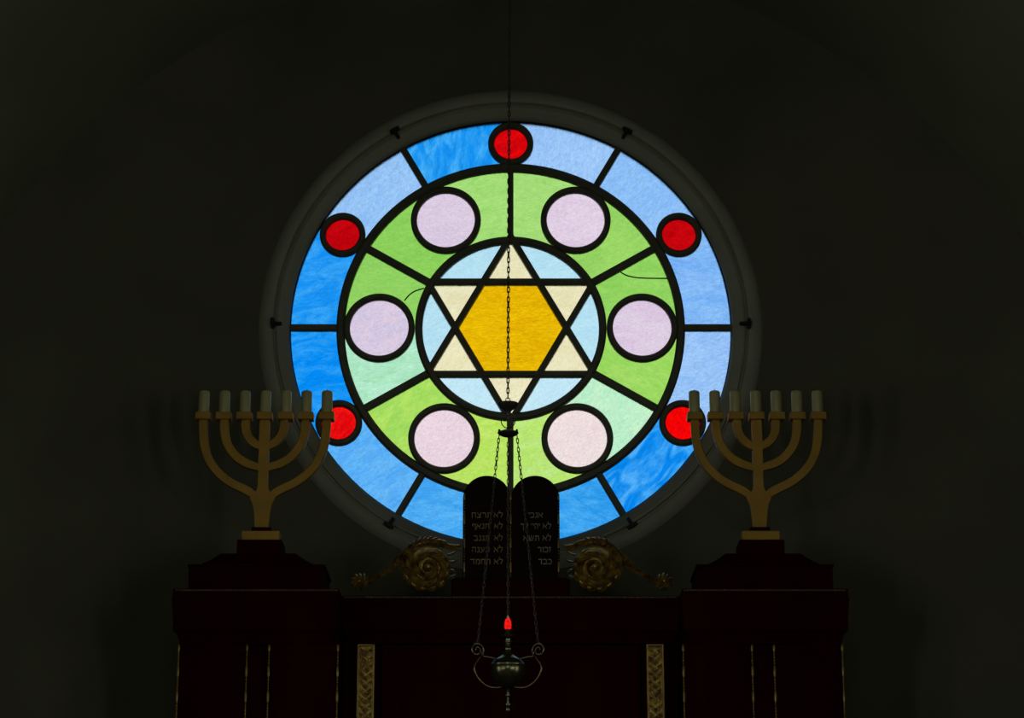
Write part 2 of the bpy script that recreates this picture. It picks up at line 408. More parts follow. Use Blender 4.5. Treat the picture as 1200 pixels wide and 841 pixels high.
cornice(xL0, xL1, YS-.07, zsb, 'cornice'); cornice(-xL1, -xL0, YS-.07, zsb, 'cornice')
cornice(xL1+.002, -xL1-.002, YC-.05, zcb, 'cornice')
def rope(x0, x1, y, z, r=.0045, name='rope_moulding'):
    bm = bmesh.new(); n = int((x1-x0)/(r*2.5))
    tube(bm, [(x0, y, z), (x1, y, z)], r*.6, 6)
    for i in range(n):
        x = x0 + (i+.5)*(x1-x0)/n
        ball(bm, (x, y, z), r, 1.1, 1, 1, 6, 5)
    return part(name, bm, M_woodt, smooth=True)
rope(xL0+.01, xL1-.004, YS-.071, ZT-.006); rope(-xL1+.004, -xL0-.01, YS-.071, ZT-.006); rope(xL1+.01, -xL1-.01, YC-.051, ZT-.006)
# pilasters with a bowed face and a rounded capital edge
def pilaster(x0, x1, zt):
    bm = bmesh.new(); n = 14; lv = [(0,0.),(zt-.10,0.),(zt-.05,0.),(zt-.038,.006),(zt-.03,.010),(zt-.012,.012),(zt,.004)]
    R = []
    for z, e in lv:
        row = [bm.verts.new((x0-e*.3, YS+.05, z))]
        for i in range(n+1):
            t = i/n; x = x0 + (x1-x0)*t; row.append(bm.verts.new((x, YS - e - .028*math.sin(PI*t)**.8, z)))
        row.append(bm.verts.new((x1+e*.3, YS+.05, z))); R.append(row)
    for i in range(len(R)-1):
        m = len(R[i])
        for k in range(m):
            l = (k+1) % m; bm.faces.new((R[i][k], R[i][l], R[i+1][l], R[i+1][k]))
    bm.faces.new(R[0]); bm.faces.new(R[-1][::-1])
    return part('pilaster', bm, M_wood, smooth=50)
def bead_reel(x, y, z0, z1, par=ark, r=.0055, per=.100, conv=True, mat=None):
    bm = bmesh.new(); z = z1
    tube(bm, [(x, y+.003, z0), (x, y+.003, z1)], r*.35, 6)
    first = True
    while z > z0+.01:
        L = .030 if first else .046; first = False
        z2 = max(z-L, z0)
        lathe_z(bm, x, y, [(r*.5, z2), (r, z2+.006), (r*1.05, (z+z2)/2), (r, z-.006), (r*.5, z)], 8)
        z = z2 - .005
        for k in range(4):
            if z < z0+.01: break
            ball(bm, (x, y, z-.0055), r*.78, 1, 1, 1, 8, 6); z -= .0122
        z -= .002
    if conv:
        return part('bead_and_reel_strip', bm, mat or M_trim, par, smooth=True)
    return finish('bead_and_reel_strip', bm, mat or M_trim, par, smooth=True)
zp = PZ(300, 753, YS)
for s in (-1, 1):
    xa, xb, xc, xd = [abs(PX(v, 800, YS))*s for v in (207.5, 289.5, 313.7, 396.3)]
    for u, v in ((xa, xb), (xc, xd)):
        a, b = sorted((u, v)); pilaster(a+.006, b-.006, zp)
        for q in (a+.003, b-.003): bead_reel(q, YS-.012, .9, zp-.008)
# centre: two leaf doors with raised panels, gilt carved strips beside them
xg0, xg1 = PX(418.6, 800, YC), PX(438.8, 800, YC); zg = PZ(598, 755.5, YC)
xdoor = abs(xg1) - .03
for s in (-1, 1):
    bm = bmesh.new(); a, b = sorted((s*.003, s*xdoor))
    box(bm, a, b, YC-.004, YC+.03, .5, zg, .004)
    box(bm, a+.08, b-.08, YC-.012, YC, .62, zg-.14, .006)
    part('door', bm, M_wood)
    g0, g1 = sorted((s*abs(xg0), s*abs(xg1))); bm = bmesh.new(); t = .0065; y0, y1 = YC-.022, YC+.03
    box(bm, g0, g0+t, y0, y1, 1.2, zg, .0015); box(bm, g1-t, g1, y0, y1, 1.2, zg, .0015)
    box(bm, g0+t, g1-t, y0, y1, zg-t, zg, .0015); box(bm, g0+t, g1-t, y0, y1, 1.2, 1.2+t, .0015)
    fr = part('gilt_panel', bm, M_trim)
    bm = bmesh.new(); gx = (g0+g1)/2; w = (g1-g0)/2 - t
    box(bm, g0+t, g1-t, YC+.0, YC+.02, 1.2+t, zg-t)
    z = zg - .03; k = 0
    while z > 1.25:                       # pairs of little acanthus leaves on a wavy stem
        for q in (-1, 1):
            c = gx + q*w*.42
            ball(bm, (c, YC-.004, z), .006, .9, .9, 1.7, 8, 6)
            ball(bm, (gx+q*w*.7, YC-.003, z+.010), .0045, 1., .9, 1.4, 8, 6)
            tube(bm, [(gx, YC-.004, z-.020), (gx+q*w*.35, YC-.007, z-.008), (gx+q*w*.75, YC-.006, z+.004)], [.0028,.0036,.0015], 6)
        ball(bm, (gx, YC-.006, z-.006), .0048, 1, 1, 1.5, 8, 6)
        z -= .0325; k += 1
    ob = part('carved_foliage', bm, M_carv, fr, smooth=True)
# ------------------------------------------------------------------ pedestals and menorahs
YM = -.56
def W(px, py, Y=YM): return P(px, py, Y)
MX = PX(308.3, 570, YM)                                 # axis of the left lampstand
zc0 = lambda zy: PZ(0, 440+zy/3.236, YM)                # height of a row of the close-up view
mp_ = mpp(600, YM)/3.236                                # metres per close-up pixel
ZPED = PZ(300, 440+622/3.236, YM-.08)                   # top of the pedestal
def make_pedestal():
    r = empty('pedestal', (MX, YM, ZT+.0006))
    z1 = PZ(0, 440+716/3.236, YM-.17) - ZT; z2 = PZ(0, 440+671/3.236, YM-.13) - ZT; z3 = ZPED - ZT
    bm = bmesh.new(); box(bm, -250*mp_, 250*mp_, -.17, .17, 0, z1-.008, .004); box(bm, -255*mp_, 255*mp_, -.175, .175, z1-.010, z1, .003)
    finish('base_block', bm, M_wood, r)
    bm = bmesh.new(); w0, w1 = 205*mp_, 140*mp_
    R = []
    for t, z in ((0,0),(0,.15),(.3,.35),(.62,.62),(.85,.85),(1,1)):
        w = w0+(w1-w0)*t; d = .14 + (.11-.14)*t; zz = z1+(z2-z1)*z
        R.append([bm.verts.new(v) for v in ((-w,-d,zz),(w,-d,zz),(w,d,zz),(-w,d,zz))])
    for i in range(len(R)-1):
        for k in range(4):
            l = (k+1) % 4; bm.faces.new((R[i][k], R[i][l], R[i+1][l], R[i+1][k]))
    bm.faces.new(R[0][::-1]); bm.faces.new(R[-1])
    finish('sloped_step', bm, M_wood, r)
    bm = bmesh.new(); box(bm, -84*mp_, 84*mp_, -.085, .085, z2, z3, .004)
    finish('top_block', bm, M_wood, r)
    return r
ped = make_pedestal()
tag(ped, 'stepped dark wooden pedestal under the left menorah, beside the gold scroll carving', 'pedestal', 'pedestals on the ark')

HT = .0125   # half thickness of the sawn arms
def make_menorah():
    r = empty('menorah', (MX, YM, ZPED))
    def pt(dx, zy):   # dx in close-up pixels from the axis, zy row in the close-up -> local x,z
        return (dx*mp_, zc0(zy) - ZPED)
    zb1 = zc0(597) - ZPED; zn = zc0(579) - ZPED
    bm = bmesh.new(); box(bm, -71*mp_, 71*mp_, -.05, .05, 0, zb1, .0025); finish('base', bm, M_gold, r)
    bm = bmesh.new(); box(bm, -37*mp_, 37*mp_, -.03, .03, zb1, zn, .003); finish('collar', bm, M_wood, r)
    # trunk: widens from foot to the fork of the outer arms, then narrows to the shaft
    L = [(26,579),(27,555),(29,530),(32,505),(36,488),(42,474),(50,462),(44,452),(30,446),(21,436),(18.5,420),(18.5,380),(19,300),(19,200),(19,170)]
    L2 = [pt(a, b) for a, b in L]
    pts = [(-x, z) for x, z in L2] + [(x, z) for x, z in reversed(L2)]
    bm = bmesh.new(); prism(bm, pts[::-1], -HT*1.25, HT*1.25)
    bmesh.ops.bevel(bm, geom=bm.edges[:], offset=.0016, segments=1, affect='EDGES', clamp_overlap=True)
    finish('stem', bm, M_gold, r)
    arms = [
      [(-236,168),(-236,190),(-233,235),(-225,280),(-208,322),(-182,358),(-150,388),(-115,411),(-80,427),(-52,442),(-34,458),(-22,478)],
      [(-155,168),(-155,195),(-151,228),(-140,262),(-120,292),(-93,318),(-60,336),(-32,345),(-10,352)],
      [(-74,168),(-74,190),(-70,214),(-58,238),(-40,256),(-20,267),(-4,272)]]
    for k, a in enumerate(arms):
        for s in (-1, 1):
            pp = [pt(dx*(-s), zy) for dx, zy in a]
            w = [(16.5 if i < len(pp)-2 else 15)*mp_ for i in range(len(pp))]
            pts = smooth_pts([(p[0], p[1], ww) for p, ww in zip(pp, w)], 4)
            bm = bmesh.new(); ribbon(bm, pts, 0, HT, .2); finish('arm', bm, M_gold, r, smooth=45)
    for k in range(7):
        dx = (k-3)*78.8
        bm = bmesh.new(); x, z = pt(dx, 170); z2 = pt(0, 143)[1]
        box(bm, x-29*mp_, x+29*mp_, -.031, .031, z, z2, .0022)
        finish('candle_plate', bm, M_gold, r)
    return r, [pt((k-3)*78.8, 143) for k in range(7)]
men, cups = make_menorah()
tag(men, 'gold seven-branched menorah with flat curved arms, on the left pedestal', 'menorah', 'menorahs on the ark')
ch = zc0(60) - zc0(143)
def make_candle():
    r = empty('candle', (0,0,0))
    bm = bmesh.new(); R = 21*mp_
    lathe_z(bm, 0, 0, [(R*.97,0),(R,.003),(R,ch-.008),(R*.95,ch-.003),(R*.8,ch),(R*.3,ch-.002)], 28)
    finish('wax_body', bm, M_wax, r, smooth=45)
    bm = bmesh.new(); tube(bm, [(0,0,ch-.004),(.0005,0,ch+.004),(.0025,0,ch+.010)], .0013, 6); finish('wick', bm, M_wick, r)
    return r
can = make_candle(); used = False
men_r = copy_tree(men); men_r.location.x = PX(888.6, 570, YM)
tag(men_r, 'gold seven-branched menorah with flat curved arms, on the right pedestal', 'menorah', 'menorahs on the ark')
ped_r = copy_tree(ped); ped_r.location.x = men_r.location.x
tag(ped_r, 'stepped dark wooden pedestal under the right menorah', 'pedestal', 'pedestals on the ark')
pos_words = ['outermost left arm', 'second arm from the left', 'third arm from the left', 'central stem', 'third arm from the right', 'second arm from the right', 'outermost right arm']
for side, root in (('left', men), ('right', men_r)):
    for k, (x, z) in enumerate(cups):
        c = can if not used else copy_tree(can); used = True
        c.location = (root.location.x + x, YM, ZPED + z + .0002)
        c.rotation_euler.z = random.uniform(-2, 2)
        c.scale = (1, 1, 1)
        tag(c, 'cream pillar candle on the %s of the %s menorah' % (pos_words[k], side), 'candle', 'candles on the %s menorah' % side)

# ------------------------------------------------------------------ tablets with the commandments
YT = -.57
tabs = empty('commandment_tablets', (0, YT, ZT+.0006))
tag(tabs, 'pair of black round-topped tablets with Hebrew inscriptions, before the window', 'tablets')
def T(px, py, Y=YT-.035): x, z = P(px, py, Y); return x, z - ZT
zb = T(598, 679)[1]
bm = bmesh.new(); x0, x1 = T(529, 690)[0], T(668, 690)[0]
box(bm, x0, x1, -.048, .048, 0, zb, .004); box(bm, x0+.012, x1-.012, -.042, .042, zb, zb+.006, .002); finish('plinth', bm, M_wood, tabs)
zb += .006
HEB = {  # stroke letters, (x, z) with cap height 1; horizontals are heavier than verticals
 'א': (.82, [[(0,1),(.8,0)],[(.8,1),(.76,.65),(.5,.42)],[(.27,.66),(.06,.35),(.05,0)]]),
 'ב': (.82, [[(0,.93),(.58,.93),(.64,.85),(.64,.07)],[(0,.07),(.8,.07)]]),
 'ג': (.58, [[(.12,.93),(.43,.93),(.43,.45),(.55,0)],[(.43,.36),(.08,0)]]),
 'ד': (.78, [[(0,.93),(.78,.93)],[(.62,.93),(.62,0)]]),
 'ה': (.74, [[(0,.93),(.7,.93),(.7,0)],[(.12,.6),(.12,0)]]),
 'ו': (.28, [[(.02,.93),(.24,.93),(.24,0)]]),
 'ז': (.42, [[(0,.93),(.4,.93)],[(.24,.93),(.2,0)]]),
 'ח': (.74, [[(0,.93),(.72,.93)],[(.68,.93),(.68,0)],[(.12,.93),(.12,0)]]),
 'י': (.28, [[(.02,.93),(.24,.93),(.24,.55)]]),
 'כ': (.68, [[(0,.93),(.5,.93),(.64,.8),(.64,.2),(.5,.07),(0,.07)]]),
 'ך': (.62, [[(0,.93),(.56,.93),(.56,-.3)]]),
 'ל': (.64, [[(.04,1.4),(.04,.93),(.6,.93),(.6,.7),(.28,0)]]),
 'מ': (.76, [[(.04,1),(.2,.78),(.04,0)],[(.18,.74),(.36,.93),(.58,.93),(.7,.8),(.7,.07),(.36,.07)]]),
 'נ': (.46, [[(.12,.93),(.4,.93),(.4,.07),(.02,.07)]]),
 'ע': (.74, [[(.7,1),(.6,.3),(.12,-.06),(0,-.06)],[(.14,1),(.42,.15)]]),
 'ף': (.64, [[(.26,.52),(.06,.58),(.06,.93),(.48,.93),(.6,.8),(.6,-.3)]]),
 'צ': (.70, [[(.06,1),(.64,.07),(0,.07)],[(.62,1),(.58,.62),(.38,.48)]]),
 'ר': (.64, [[(0,.93),(.5,.93),(.6,.84),(.6,0)]]),
 'ש': (.84, [[(0,1),(.14,.07),(.62,.07),(.82,1)],[(.40,1),(.36,.5),(.14,.2)]]),
 'ת': (.76, [[(.08,.93),(.62,.93),(.7,.85),(.7,0)],[(.2,.93),(.18,.07),(.02,.07)]]),
 "'": (.14, [[(.1,1.05),(.04,.75)]])}
def text(body, x_right, z_base, h, mat, par, width=None):
    """one word, read from right to left, ending on the right at x_right"""
    tot = sum(HEB[c][0] for c in body) + .17*(len(body)-1); sx = (width/tot) if width else h
    bm = bmesh.new(); x = 0.
    for c in body:
        w_, st = HEB[c]; x -= w_
        for pl in st:
            for p, q in zip(pl, pl[1:]):
                hor = abs(q[1]-p[1]) < abs(q[0]-p[0])*.5
                hw = h*(.085 if hor else .062)
                ribbon(bm, [((x+p[0])*sx, p[1]*h, hw), ((x+q[0])*sx, q[1]*h, hw)], 0, .0008)
        x -= .17
    return finish('inscription_line', bm, mat, par, loc=(x_right, -.0355, z_base))
rows_y = [606.5, 619.5, 633.5, 647.0, 661.0]
lefts = [('לא',578.8,589.0,'תרצח',552.5,576), ('לא',579.3,588.8,'תנאף',553.5,573), ('לא',579.3,588.8,'תגנב',555.5,573), ('לא',579,589,'תענה',553,573.5), ('לא',579,589,'תחמד',551,574.5)]
rights = [[('אנכי',618.8,635.8)], [('לא',636,645.8),('יהי\'',622.5,632.5),('לך',610,618.8)], [('לא',636,645.8),('תשא',613.3,631.8)], [('זכור',630,645.8)], [('כבד',631,646.3)]]
for side, (pa, pb) in enumerate(((542.3, 598.4), (598.5, 655.8))):
    xa, xb = T(pa, 620)[0], T(pb, 620)[0]; ztop = T(0, 557.3)[1]; r = (xb-xa)/2; cx = (xa+xb)/2
    pts = [(xa, zb), (xb, zb)] + [(cx+r*math.cos(PI*i/32), ztop-r+r*math.sin(PI*i/32)) for i in range(33)]
    bm = bmesh.new(); prism(bm, pts, -.034, .034)
    t = finish('tablet', bm, M_tab, tabs)
    # raised rim round the face
    bm = bmesh.new(); rim = [(xa+.005, -.036, zb+.004)] + [(cx-(r-.005)*math.cos(PI*i/32), -.036, ztop-r+(r-.005)*math.sin(PI*i/32)) for i in range(33)] + [(xb-.005, -.036, zb+.004)]
    tube(bm, rim, .0032, 6); finish('rim', bm, M_tab, t, smooth=True)
    for i in range(5):
        zbase = T(0, rows_y[i])[1]; h = .0215
        if side == 0:
            a, l0, l1, b, m0, m1 = lefts[i]; words = [(a, l0, l1), (b, m0, m1)]
        else: words = rights[i]
        for wd, l0, l1 in words:
            xr = T(l1, rows_y[i])[0]; text(wd, xr, zbase, h, M_ltr_l if side == 0 else M_ltr_r, t, width=xr-T(l0, rows_y[i])[0])
for px in (544.2, 598.5, 654.6):
    x = T(px, 630)[0]; zt_ = T(0, 578)[1]
    bead_reel(x, -.0395, zb+.002, zt_, tabs, r=.0042, conv=False)

# ------------------------------------------------------------------ gilded acanthus scrolls
def blade(bm, x, z, ang, L, w, curl, y0=0., lift=.012, n=7):
    """curved ribbed leaf lying in the xz plane, rising in the middle and at the tip"""
    th = ang; px, pz = x, z; rows = []
    for i in range(n+1):
        t = i/n
        ww = w*math.sin(PI*min(1, .12+.88*t))**.7 * (1-.35*t) if i < n else w*.04
        y = y0 - lift*math.sin(PI*(.15+.75*t))
        nx, nz = -math.sin(th), math.cos(th)
        rows.append([bm.verts.new((px-nx*ww, y+.006, pz-nz*ww)), bm.verts.new((px-nx*ww*.45, y-.001, pz-nz*ww*.45)),
                     bm.verts.new((px, y-.0065, pz)), bm.verts.new((px+nx*ww*.45, y-.001, pz+nz*ww*.45)),
                     bm.verts.new((px+nx*ww, y+.006, pz+nz*ww)), bm.verts.new((px, y+.010, pz))])
        px += math.cos(th)*L/n; pz += math.sin(th)*L/n; th += curl/n
    for i in range(n):
        for k in range(6):
            l = (k+1) % 6; bm.faces.new((rows[i][k], rows[i][l], rows[i+1][l], rows[i+1][k]))
    bm.faces.new(rows[0]); bm.faces.new(rows[-1][::-1])
YO = -.645
def make_scroll(sg):
    """sg=-1: left of the tablets, +1: right"""
    cxp = 502 if sg < 0 else 697
    cx, cz = P(cxp, 665, YO); R = 28.5*mpp(665, YO)
    root = empty('gilded_scroll', (cx, YO, ZT+.0006)); zc_ = cz - ZT
    q = R/.105
    def mir(bm):
        if sg > 0:
            for v in bm.verts: v.co.x *= -1
    rnd = random.Random(3 if sg < 0 else 5)
    # --- volute: a thin spiral stem wrapped in swirling leaves, open between the turns
    bm = bmesh.new(); sp = []; rd = []
    n = 120; A0 = rad(130)
    for i in range(n):
        t = i/(n-1); a = A0 + t*rad(800); rr = R*(.97*(1-t)**.9 + .07)
        sp.append((rr*math.cos(a), -.004-.016*t, zc_ + rr*math.sin(a))); rd.append(R*(.060*(1-t)+.030))
    tube(bm, sp, rd, 8)
    ball(bm, (0, -.028, zc_), R*.13, 1, .9, 1, 12, 8)
    prism(bm, [(R*.86*math.cos(2*PI*i/40), zc_+R*.86*math.sin(2*PI*i/40)) for i in range(40)], .004, .012)
    for i in range(0, n, 4):
        t = i/(n-1); x, y, z = sp[i]; a = A0 + t*rad(800); tang = a + PI/2
        L = R*(.58*(1-t)+.24)*rnd.uniform(.85, 1.15); W_ = R*(.082*(1-t)+.050)
        blade(bm, x*.97, zc_+(z-zc_)*.97, tang + .62, L*1.15, W_, .75*rnd.uniform(.7, 1.3), y0=-.012-.012*t, lift=.018)
        if t < .45 and not (60 < math.degrees(a) % 360 < 150):
            blade(bm, x, z, tang - .30, L*.55, W_*.85, .85, y0=-.008, lift=.012)
    mir(bm)
    finish('volute', bm, M_carv, root, smooth=60)
    # --- crest of leaves that runs over the top of the volute to the tablets
    bm = bmesh.new(); path = smooth_pts([(-29,-4),(-27,11),(-17,24),(-2,29),(13,27),(25,23),(33,22)], 6)
    u = mpp(665, YO); m = len(path)
    cp = [(a*u, -.010, zc_ + b*u/.96) for a, b in path]; tube(bm, cp, [.0062*(1-.4*i/m) for i in range(m)], 7)
    for i in range(0, m-1, 1):
        a = math.atan2(cp[i+1][2]-cp[i][2], cp[i+1][0]-cp[i][0])
        q_ = rnd.uniform(.85, 1.2); f = 1. if i < m*.7 else .62
        if i % 2 == 0:
            blade(bm, cp[i][0], cp[i][2], a + 1.15, .033*q_*f, .0085, -1.3, y0=-.006, lift=.012)
            blade(bm, cp[i][0], cp[i][2]-.003, a - .9, .026*q_*f, .0075, 1.0, y0=-.010, lift=.010)
        else:
            blade(bm, cp[i][0], cp[i][2]+.001, a + .55, .036*q_*f, .0080, -.8, y0=-.016, lift=.014)
    # small curled tendrils near the tablets, below the crest
    for (a, b, an, L, cu) in ((22,15,.0,.050,1.2),(24,7,-.3,.040,1.3),(25,-3,-.1,.036,-1.2),(24,-12,.1,.036,.9)):
        blade(bm, a*u, zc_+b*u, an, L, .0065, cu, y0=-.004, lift=.01)
    mir(bm); finish('leaf_crest', bm, M_carv, root, smooth=60)
    # --- leafy stem down to the rosette
    bm = bmesh.new(); path = smooth_pts([(-24,18),(-36,8),(-48,-3),(-60,-11),(-72,-17)], 5); m = len(path)
    cp = [(a*u, -.008, zc_ + b*u/.96) for a, b in path]; tube(bm, cp, [.0060*(1-.45*i/m) for i in range(m)], 7)
    for i in range(0, m-1):
        a = math.atan2(cp[i+1][2]-cp[i][2], cp[i+1][0]-cp[i][0]); back = a + PI
        sc = 1.05 - .40*i/m
        blade(bm, cp[i][0], cp[i][2], back - .95*(1 if i % 2 else .6), .040*sc*rnd.uniform(.8,1.15), .0085*sc, .9, y0=-.010, lift=.014)
        blade(bm, cp[i][0], cp[i][2], back + .85*(1 if i % 2 else .6), .030*sc*rnd.uniform(.8,1.15), .0075*sc, -.8, y0=-.010, lift=.012)
        if i % 3 == 0: blade(bm, cp[i][0], cp[i][2], back, .030*sc, .006*sc, 0, y0=-.020, lift=.012)
    mir(bm); finish('leafy_stem', bm, M_carv, root, smooth=60)
    # --- rosette
    bm = bmesh.new(); rx = -(80 if sg < 0 else 80.5)*u; rz = PZ(0, 681.5, YO)-ZT; rr = 11*u
    ball(bm, (rx, -.012, rz), rr*.34, 1, .8, 1, 10, 7)
    for ringn, (k, r0, L) in enumerate(((6, .10, .42), (8, .30, .50), (11, .48, .58))):
        for i in range(k):
            a = 2*PI*i/k + ringn*.4
            blade(bm, rx+math.cos(a)*rr*r0, rz+math.sin(a)*rr*r0, a+.35, rr*L*rnd.uniform(.85,1.15), rr*.22, .9, y0=-.014+.007*ringn, lift=.010, n=5)
    mir(bm); finish('rosette', bm, M_carv, root, smooth=60)
    return root
tag(make_scroll(-1), 'gilded carved acanthus scroll to the left of the black tablets', 'carving', 'gilded scrolls beside the tablets')
tag(make_scroll(1), 'gilded carved acanthus scroll to the right of the black tablets', 'carving', 'gilded scrolls beside the tablets')

# ------------------------------------------------------------------ hanging eternal light
YL = -2.2
lx, lz = P(595.2, 790, YL)
lamp = empty('hanging_lamp', (lx, YL, lz))
tag(lamp, 'brass hanging lamp with a glowing red light, on chains before the ark', 'lamp')
ul = mpp(780, YL)
def Z(py): return PZ(598, py, YL) - lz
def lz_part(name, prof, mat, seg=40):
    bm = bmesh.new(); lathe_z(bm, 0, 0, [(max(r*ul, .0003), Z(y)) for r, y in prof], seg); return finish(name, bm, mat, lamp, smooth=35)
lz_part('body', [(1.5,807.5),(5,806.5),(10,803.5),(15,798.5),(18.6,793),(20.6,787.5),(21.2,783.5),(20.8,781.5),(21.6,780.5),(21.6,779),(20.4,778),(18,774.6),(13.5,771.5),(9,769),(6,766.5),(4.6,764),(4.2,761.8)], M_brass)
lz_part('neck', [(4.2,761.9),(5,761.2),(5.1,760),(4.2,759),(3.6,757.5),(3.6,753.5),(4.6,752.6),(4.6,751.4),(3.7,750.5),(3.9,748.6),(6,747.5)], M_brass)
lz_part('drip_dish', [(5,747.6),(8.6,746.4),(9.7,744.6),(9.5,743.9),(8.6,744.2),(4.5,745.4),(3.2,745.5)], M_brass)
lz_part('red_light', [(3.2,737.6),(4.0,735.5),(4.2,732),(3.9,728.5),(3.0,725.6),(1.9,724.3)], M_red, 12)
lz_part('light_socket', [(3.9,745.6),(3.9,742.6),(3.3,740.8),(3.3,738.6),(3.6,737.4),(2.9,737.2)], M_iron, 20)
lz_part('light_tip', [(2.1,724.4),(1.5,722.8),(.6,721.2),(.2,720.4)], M_tip, 12)
lz_part('finial', [(1.2,835),(2.6,833.6),(3.3,831),(2.6,828.4),(1.6,827.4),(3.4,826.2),(3.4,825.0),(1.6,824),(1.5,817),(3.0,815.2),(3.0,813.6),(1.7,812.6),(2.0,809),(3.6,807)], M_brass, 24)
RT = 39.5   # handle radius in px units
hook_z = None
for a in (90, 210, 330):
    ca, sa = math.cos(rad(a)), math.sin(rad(a))
    def HP(r, y): return (r*ul*ca, r*ul*sa, Z(y))
    # C-shaped handle: from under the bowl, out and up, ending in a spiral scroll
    k = 1/.866
    path = smooth_pts([(9,805),(14*k,806.6),(22*k,806.2),(30*k,802),(36*k,795),(39*k,787),(37.8*k,780.5),(34*k,775),(31*k,770.5)], 5)
    sc = [(27.5*k,771.5)]
    bm = bmesh.new()
    p3 = [HP(r, y) for r, y in path]; m = len(p3)
    tube(bm, p3, [ul*(.75+.5*math.sin(PI*i/m)) for i in range(m)], 8)
    # scroll
    spi = []  # spiral curl
    for i in range(44):
        t = i/43; th = rad(222) - t*rad(590); rr = 7.4*(1-t)**.75 + 1.0
        spi.append(HP(k*(36.0 + rr*math.cos(th)*.95), 764.5 - rr*math.sin(th)*1.02))
    tube(bm, spi, [ul*(1.15-.5*i/44) for i in range(44)], 8)
    # tail of the scroll meeting the shoulder of the bowl
    tl = smooth_pts([(31*k,766),(29.6*k,769.2),(28.4*k,771.4),(25*k,771.4),(21*k,771.8),(15.5,773.0)], 4)
    tube(bm, [HP(r, y) for r, y in tl], ul*.85, 8)
    finish('handle', bm, M_brass, lamp, smooth=50)
def chain(bm, A, B, n, wid, wire, rnd):
    A, B = Vector(A), Vector(B); d = B-A; L = d.length/n; t = d.normalized()
    s = t.cross(Vector((0,1,0))).normalized(); o = s.cross(t)
    for i in range(n):
        c = A + d*((i+.5)/n); tw = rnd.uniform(-.45,.45) + (0 if i % 2 else PI/2)
        u = s*math.cos(tw) + o*math.sin(tw); h = L*.5 + wire*1.15
        pts = []
        for k in range(12):
            th = 2*PI*k/12; cu, su = math.cos(th), math.sin(th)
            pts.append(c + u*wid*(abs(cu)**.7)*(1 if cu > 0 else -1) + t*h*(abs(su)**.7)*(1 if su > 0 else -1))
        tube(bm, pts, wire, 5, closed=True)
rnd = random.Random(9)
zh1, zh2 = Z(511), Z(503.5)
xh = PX(595.4, 508, YL) - lx
for a in (90, 210, 330):
    ca, sa = math.cos(rad(a)), math.sin(rad(a)); k = 1/.866
    A = (xh + 10.6*k*ul*ca, 10.6*k*ul*sa, Z(510)); B = (35.2*k*ul*ca, 35.2*k*ul*sa, Z(757))
    bm = bmesh.new(); chain(bm, A, B, 46, ul*1.25, ul*.56, rnd); finish('suspension_chain', bm, M_chain, lamp, smooth=True)
bm = bmesh.new()
lathe_z(bm, xh, 0, [(3*ul, Z(511.6)),(7*ul, Z(511)),(11*ul, Z(509.2)),(12.6*ul, Z(507.6)),(12.6*ul, Z(506.4)),(9*ul, Z(505.2)),(5*ul, Z(503.6)),(1.6*ul, Z(502.4)),(1.5*ul, Z(489)),(2.2*ul,Z(487.5)),(.6*ul, Z(486))], 32)
for a in (90, 210, 330):
    ball(bm, (xh+11.6/.95*ul*math.cos(rad(a)), 11.6*ul*math.sin(rad(a)), Z(505.6)), 1.5*ul, 1, 1, 1.2)
finish('chain_spreader', bm, M_chain, lamp, smooth=40)
bm = bmesh.new(); c = (xh, 0, Z(492.5)); rr = 8.6*ul
tube(bm, [(c[0]+rr*math.cos(2*PI*i/32)*.98, 0, c[2]+rr*math.sin(2*PI*i/32)*1.12) for i in range(32)], .62*ul, 8, closed=True)
finish('swivel_ring', bm, M_chain, lamp, smooth=True)
bm = bmesh.new(); xs = PX(595.2, 475, YL) - lx
lathe_z(bm, xs, 0, [(2.0*ul, Z(486.6)),(2.4*ul, Z(484.5)),(5*ul, Z(480.6)),(9*ul, Z(478)),(12.2*ul, Z(474.6)),(12.9*ul, Z(473.2)),(12.2*ul, Z(472.2)),(8*ul, Z(472.9)),(1.5*ul, Z(472)),(.8*ul, Z(470))], 32)
tube(bm, [(xs+2.6*ul*math.cos(2*PI*i/20), 0, Z(468.6)+2.9*ul*math.sin(2*PI*i/20)) for i in range(20)], .55*ul, 7, closed=True)
finish('drip_saucer', bm, M_chain, lamp, smooth=40)
# main chain up to the crown of the vault
zv = VZ + math.sqrt(VR**2 - .01) - lz
x_top = PX(598.5, 0, YL) - lx
A = (xs, 0, Z(466.5)); B = (x_top, 0, zv-.05)
nl = int((B[2]-A[2])/(6.4*ul))
bm = bmesh.new(); chain(bm, A, B, nl, ul*1.35, ul*.74, rnd); finish('main_chain', bm, M_chain, lamp, smooth=True)
bm = bmesh.new(); lathe_z(bm, x_top, 0, [(.012, zv-.06),(.03, zv-.05),(.05, zv-.02),(.06, zv+.002)], 24); finish('ceiling_rose', bm, M_chain, lamp, smooth=40)

